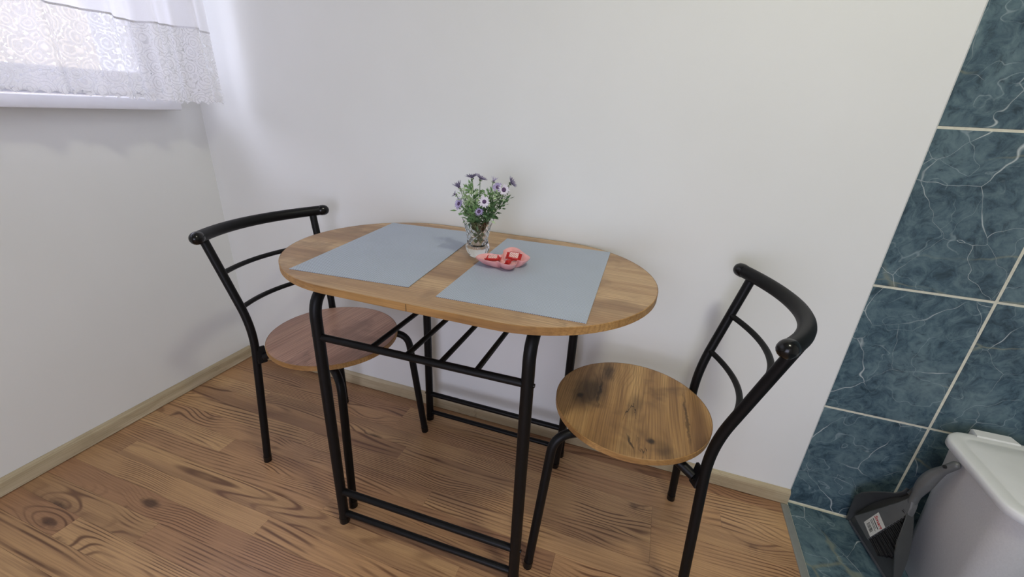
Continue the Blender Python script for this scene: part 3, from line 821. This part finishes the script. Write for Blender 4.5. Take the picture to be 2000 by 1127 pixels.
sprig(924, 372, -0.250, 119, 'leaf', 'fresh green sprig below the topmost daisies')
sprig(962, 382, -0.255, 119, 'leaf', 'green sprig behind the white daisy')
sprig(985, 388, -0.255, 93, 'leaf2', 'dark green sprig reaching out at the right')
sprig(908, 408, -0.275, 102, 'leaf', 'green sprig spilling over the left of the rim')
sprig(955, 410, -0.285, 110, 'leaf2', 'dark green sprig low at the right of the rim')
sprig(930, 410, -0.280, 110, 'leaf', 'green sprig low at the middle of the rim')
sprig(905, 372, -0.235, 59, 'leaf3', 'pale sprig at the upper left behind the grey daisy', 0.010, 0.014)
sprig(976, 380, -0.275, 76, 'leaf3', 'pale sprig under the pair of right-hand daisies', 0.010, 0.016)

# ================================================================= butterfly dish and candies
DZ = TZ + 0.0019
dc = Vector((1.298, -0.262))
# rim outline: (pixel on the photo) at rim height, smoothed; four wing lobes and two notches
rim_px = [(929, 503), (938, 497), (955, 495.5), (968, 497), (979, 498), (983, 494), (983, 490), (990, 485.5), (1001, 483), (1012, 486),
          (1020, 492), (1027, 497), (1033.5, 501), (1035, 505), (1030, 509), (1020, 510.5), (1011, 508.5), (1010, 512), (1009, 515.5),
          (1000, 518), (988, 517), (978, 514), (972, 510.5), (965, 511.5), (953, 510), (940, 506.5)]
RIMZ = DZ + 0.020
rim = [at(a, b, z=RIMZ) for a, b in rim_px]
rim = [Vector((p.x, p.y)) for p in rim]
def catmull(P, m=4):
    out = []; n = len(P)
    for i in range(n):
        a, b, c, d = P[i - 1], P[i], P[(i + 1) % n], P[(i + 2) % n]
        for k in range(m):
            t = k / m
            out.append(0.5 * ((2 * b) + (c - a) * t + (2 * a - 5 * b + 4 * c - d) * t * t + (3 * b - a - 3 * c + d) * t ** 3))
    return out
rim = catmull(rim)
dc = Vector((sum(p.x for p in rim) / len(rim), sum(p.y for p in rim) / len(rim)))
bm = bmesh.new()
layers = [(0.60, 0.0), (0.66, 0.0010), (0.80, 0.007), (0.92, 0.014), (1.0, 0.0195), (1.003, 0.0208), (0.985, 0.0208), (0.90, 0.0155), (0.78, 0.009), (0.62, 0.0045), (0.30, 0.0038), (0.02, 0.0038)]
rings = [[bm.verts.new(((p.x - dc.x) * s, (p.y - dc.y) * s, z)) for p in rim] for s, z in layers]
n = len(rim)
for a, b in zip(rings[:-1], rings[1:]):
    for k in range(n): bm.faces.new((a[k], a[(k + 1) % n], b[(k + 1) % n], b[k]))
bm.faces.new(rings[0][::-1]); bm.faces.new(rings[-1])
dish = link('candy_dish', bm, 'pink', None, True, 60)
dish.location = (dc.x, dc.y, DZ)
tag(dish, 'pink butterfly-shaped ceramic dish holding wrapped candies', 'dish')

def candy(pos, rot, label, size=(0.024, 0.018, 0.008), mat='wrap', crimp=True):
    o = thing('wrapped_candy', label, 'candy', pos, group='red wrapped candies in the dish')
    o.rotation_euler = rot
    bm = bmesh.new(); bm_box(bm, (-size[0] / 2, -size[1] / 2, 0), (size[0] / 2, size[1] / 2, size[2]), 0.0025, 2)
    link('wrapper', bm, mat, o, True, 50)
    if crimp:
        for s in (-1, 1):
            bm = bmesh.new(); x0 = s * size[0] / 2; cols = 7; v = []
            for k in range(cols):
                yy = -size[1] / 2 + size[1] * k / (cols - 1); zz = size[2] * 0.45 + (0.0012 if k % 2 else -0.0012)
                v.append((bm.verts.new((x0 * 0.97, yy * 0.92, size[2] * 0.45)), bm.verts.new((x0 + s * 0.006, yy, zz)),
                          bm.verts.new((x0 + s * 0.006, yy, zz + 0.0005)), bm.verts.new((x0 * 0.97, yy * 0.92, size[2] * 0.45 + 0.0005))))
            for a, b in zip(v[:-1], v[1:]):
                for q in range(4): bm.faces.new((a[q], b[q], b[(q + 1) % 4], a[(q + 1) % 4]))
            bm.faces.new(v[0]); bm.faces.new(v[-1][::-1])
            link('crimped_end', bm, 'redwrap', o)
    return o
p = at(963, 504, z=DZ + 0.012); candy((p.x, p.y, DZ + 0.0095), (0.22, -0.06, radians(12)), 'red and white wrapped candy lying in the left wing of the dish', (0.030, 0.019, 0.008))
p = at(1004, 499, z=DZ + 0.018); candy((p.x, p.y, DZ + 0.0135), (0.50, 0.05, radians(8)), 'red and white wrapped candy leaning in the back wing of the dish', (0.026, 0.024, 0.008))
p = at(993, 510, z=DZ + 0.012); candy((p.x, p.y, DZ + 0.0058), (0.2, -0.35, radians(70)), 'small plain red candy in the middle of the dish', (0.014, 0.011, 0.010), 'redwrap')

# ================================================================= waste bin
BX0, BX1, BY0, BY1, BH = 2.374, 2.598, -0.328, -0.044, 0.400
bc = Vector(((BX0 + BX1) / 2, (BY0 + BY1) / 2))
bin_ = thing('waste_bin', 'pale grey plastic waste bin with white lid against the blue tiles', 'bin', (bc.x, bc.y, 0))
def rrect(hx, hy, r, n=8):
    pts = []
    for cx, cy, a0 in ((hx - r, -hy + r, -pi / 2), (hx - r, hy - r, 0), (-hx + r, hy - r, pi / 2), (-hx + r, -hy + r, pi)):
        for k in range(n + 1):
            a = a0 + pi / 2 * k / n; pts.append((cx + r * cos(a), cy + r * sin(a)))
    return pts
def loft(bm, secs, cap0=True, cap1=True):
    rs = [[bm.verts.new((x, y, z)) for x, y in pts] for pts, z in secs]
    n = len(rs[0])
    for a, b in zip(rs[:-1], rs[1:]):
        for k in range(n): bm.faces.new((a[k], a[(k + 1) % n], b[(k + 1) % n], b[k]))
    if cap0: bm.faces.new(rs[0][::-1])
    if cap1: bm.faces.new(rs[-1])
hx, hy = (BX1 - BX0) / 2, (BY1 - BY0) / 2
bm = bmesh.new()
loft(bm, [(rrect(hx - 0.030, hy - 0.034, 0.040), 0.0), (rrect(hx - 0.028, hy - 0.032, 0.042), 0.004), (rrect(hx - 0.011, hy - 0.013, 0.048), BH - 0.045), (rrect(hx - 0.009, hy - 0.011, 0.048), BH - 0.012)])
link('bin_body', bm, 'bin', bin_, True, 40)
bm = bmesh.new()
R0 = 0.055
loft(bm, [(rrect(hx - 0.003, hy - 0.003, R0 - 0.003), BH - 0.021), (rrect(hx, hy, R0), BH - 0.019), (rrect(hx, hy, R0), BH - 0.004), (rrect(hx - 0.002, hy - 0.002, R0 - 0.002), BH - 0.001),
          (rrect(hx - 0.006, hy - 0.006, R0 - 0.006), BH), (rrect(hx - 0.022, hy - 0.022, R0 - 0.020), BH + 0.002), (rrect(hx - 0.026, hy - 0.026, R0 - 0.023), BH + 0.0005),
          (rrect(hx - 0.031, hy - 0.031, R0 - 0.026), BH + 0.0005), (rrect(hx - 0.038, hy - 0.038, R0 - 0.030), BH + 0.004), (rrect(hx - 0.070, hy - 0.070, 0.02), BH + 0.006)])
lid = link('lid', bm, 'lid', bin_, True, 60)
bm = bmesh.new()
extrude_outline(bm, [(-0.042, hy - 0.012), (0.042, hy - 0.012), (0.038, hy + 0.020), (-0.038, hy + 0.020)], BH - 0.022, BH + 0.004, 0.003)
link('hinge', bm, 'lid', lid, True, 40)

# ================================================================= dustpan and hand brush
# local frame of both: x along the lip from the tiled wall into the room, y up the pan, z out of the pan
PA, PB = Vector((2.316, -0.008, 0.0)), Vector((2.343, -0.178, 0.0))
pu = (PB - PA).normalized(); ph = Vector((-pu.y, pu.x, 0)); lean = radians(7)
pv = Vector((0, 0, cos(lean))) + ph * sin(lean); pn = pu.cross(pv)
PM = Matrix((pu, pv, pn)).transposed().to_4x4()
pan = thing('dustpan', 'dark grey plastic dustpan standing between the tiled wall and the bin', 'dustpan', PA)
pan.matrix_world = Matrix.Translation(PA) @ PM
prof = [(0.000, 0.0), (0.004, 0.025), (0.010, 0.05), (0.017, 0.075), (0.025, 0.10), (0.036, 0.125), (0.050, 0.15), (0.066, 0.175), (0.082, 0.195), (0.092, 0.215), (0.095, 0.23)]
mirror = lambda u: 0.204 - u
bm = bmesh.new()
extrude_outline(bm, [(mirror(u), v) for u, v in prof] + [(u, v) for u, v in prof[::-1]], 0.0, 0.003)
link('pan_plate', bm, 'pan', pan)
def wall_h(v): return (0.008 + 0.034 * min(1.0, v / 0.10)) * (1.0 if v < 0.13 else max(0.35, 1 - (v - 0.13) / 0.11))
for s_ in (-1, 1):
    bm = bmesh.new(); rows = []
    for u, v in prof:
        h = wall_h(v); x = u if s_ < 0 else mirror(u); fl = 0.20 * h
        rows.append([bm.verts.new(q) for q in ((x, v, 0.0), (x + s_ * fl, v + fl, h), (x + s_ * (fl + 0.0035), v + fl, h), (x + s_ * 0.003, v, 0.0))])
    for a, b in zip(rows[:-1], rows[1:]):
        for q in range(4): bm.faces.new((a[q], b[q], b[(q + 1) % 4], a[(q + 1) % 4]))
    bm.faces.new(rows[0]); bm.faces.new(rows[-1][::-1])
    link('side_wall', bm, 'pan', pan, True, 40)
box('rubber_lip', (0.002, 0.0, 0.0), (0.202, 0.007, 0.005), 'brush', pan, 0.001)
tube('pan_handle', fillet([(0.102, 0.226, 0.008), (0.107, 0.262, 0.007), (0.113, 0.298, 0.006)], [0.02], 6), [0.0085] * 9, 'pan', pan, 14)

br = thing('hand_brush', 'grey hand brush with black bristles and white price sticker tucked in the dustpan', 'brush', PA)
br.matrix_world = Matrix.Translation(PA) @ PM
bm = bmesh.new()
extrude_outline(bm, [(0.022, 0.044), (0.094, 0.037), (0.137, 0.190), (0.133, 0.210), (0.126, 0.226), (0.114, 0.226), (0.106, 0.208), (0.098, 0.190)], 0.004, 0.020, 0.0025)
link('brush_block', bm, 'brush', br, True, 40)
path = fillet([(0.120, 0.218, 0.012), (0.118, 0.262, 0.015), (0.124, 0.318, 0.016), (0.146, 0.370, 0.012)], [0.022, 0.025], 8)
nP = len(path)
rad = [0.0095 + 0.0062 * sin(pi * min(1, max(0, (k / (nP - 1) - 0.05) / 0.90))) for k in range(nP)]
bm = bmesh.new(); bm_tube(bm, path, rad, 16, True, True)
hd = link('handle', bm, 'brush', br, True, 60)
tube('hang_hole', [(0.1405, 0.356, 0.015), (0.1400, 0.355, 0.0255)], 0.0042, 'bristle', hd, 12)
for i in range(13):
    f = i / 12
    e = Vector((0.095 + 0.040 * f, 0.043 + 0.143 * f)); tipv = Vector((0.138 + 0.040 * sin(pi * min(1, f * 1.1)) * 0.9 + 0.010 * f, 0.036 + 0.150 * f))
    tipv.x = min(tipv.x, mirror(next((pu0 + (pu1 - pu0) * (tipv.y - pv0) / (pv1 - pv0) for (pu0, pv0), (pu1, pv1) in zip(prof[:-1], prof[1:]) if pv0 <= tipv.y <= pv1), 0.095)) - 0.008)
    bm = bmesh.new()
    for k in range(5):
        for q in range(2):
            a = e + Vector((0.0013, 0.005)) * q; b = tipv + Vector((0.0013, 0.0045)) * q
            zz = 0.006 + k * 0.003
            bm_tube(bm, [(a.x - 0.001, a.y, zz), (b.x + random.uniform(-0.002, 0.002), b.y + random.uniform(-0.001, 0.001), zz + random.uniform(-0.002, 0.003))], [0.0016, 0.0020], 5)
    link('bristle_tuft', bm, 'bristle', br)
st = box('sticker', (-0.020, -0.031, 0.0), (0.020, 0.031, 0.0004), 'sticker', br)
st.location = (0.0855, 0.0865, 0.0201); st.rotation_euler = (0, 0, radians(-15.5))
cu = bpy.data.curves.new('sticker_logo', 'FONT'); cu.body = 'Smart'; cu.size = 0.0150; cu.shear = 0.25; cu.align_x = 'CENTER'; cu.extrude = 0.0001; cu.offset = 0.0002
tmp = bpy.data.objects.new('sticker_logo', cu); COL.objects.link(tmp)
dg = bpy.context.evaluated_depsgraph_get(); me = bpy.data.meshes.new_from_object(tmp.evaluated_get(dg)); bpy.data.objects.remove(tmp)
me.materials.clear(); me.materials.append(M['ink_red'])
lg = bpy.data.objects.new('sticker_logo', me); COL.objects.link(lg); lg.parent = st; lg.location = (0.0, 0.012, 0.0006)
for i, (a, b) in enumerate(((0.004, 0.0065), (-0.002, -0.0005), (-0.0065, -0.005))):
    box('print_line', (-0.015, a, 0.0004), (0.015 - 0.005 * (i % 2), b, 0.0006), 'ink_black', st)
bm = bmesh.new(); x = -0.012
while x < 0.010:
    wd = random.choice((0.0007, 0.0013)); bm_box(bm, (x, -0.025, 0.0004), (x + wd, -0.012, 0.0006)); x += wd + random.choice((0.0008, 0.0014))
link('barcode', bm, 'ink_black', st)
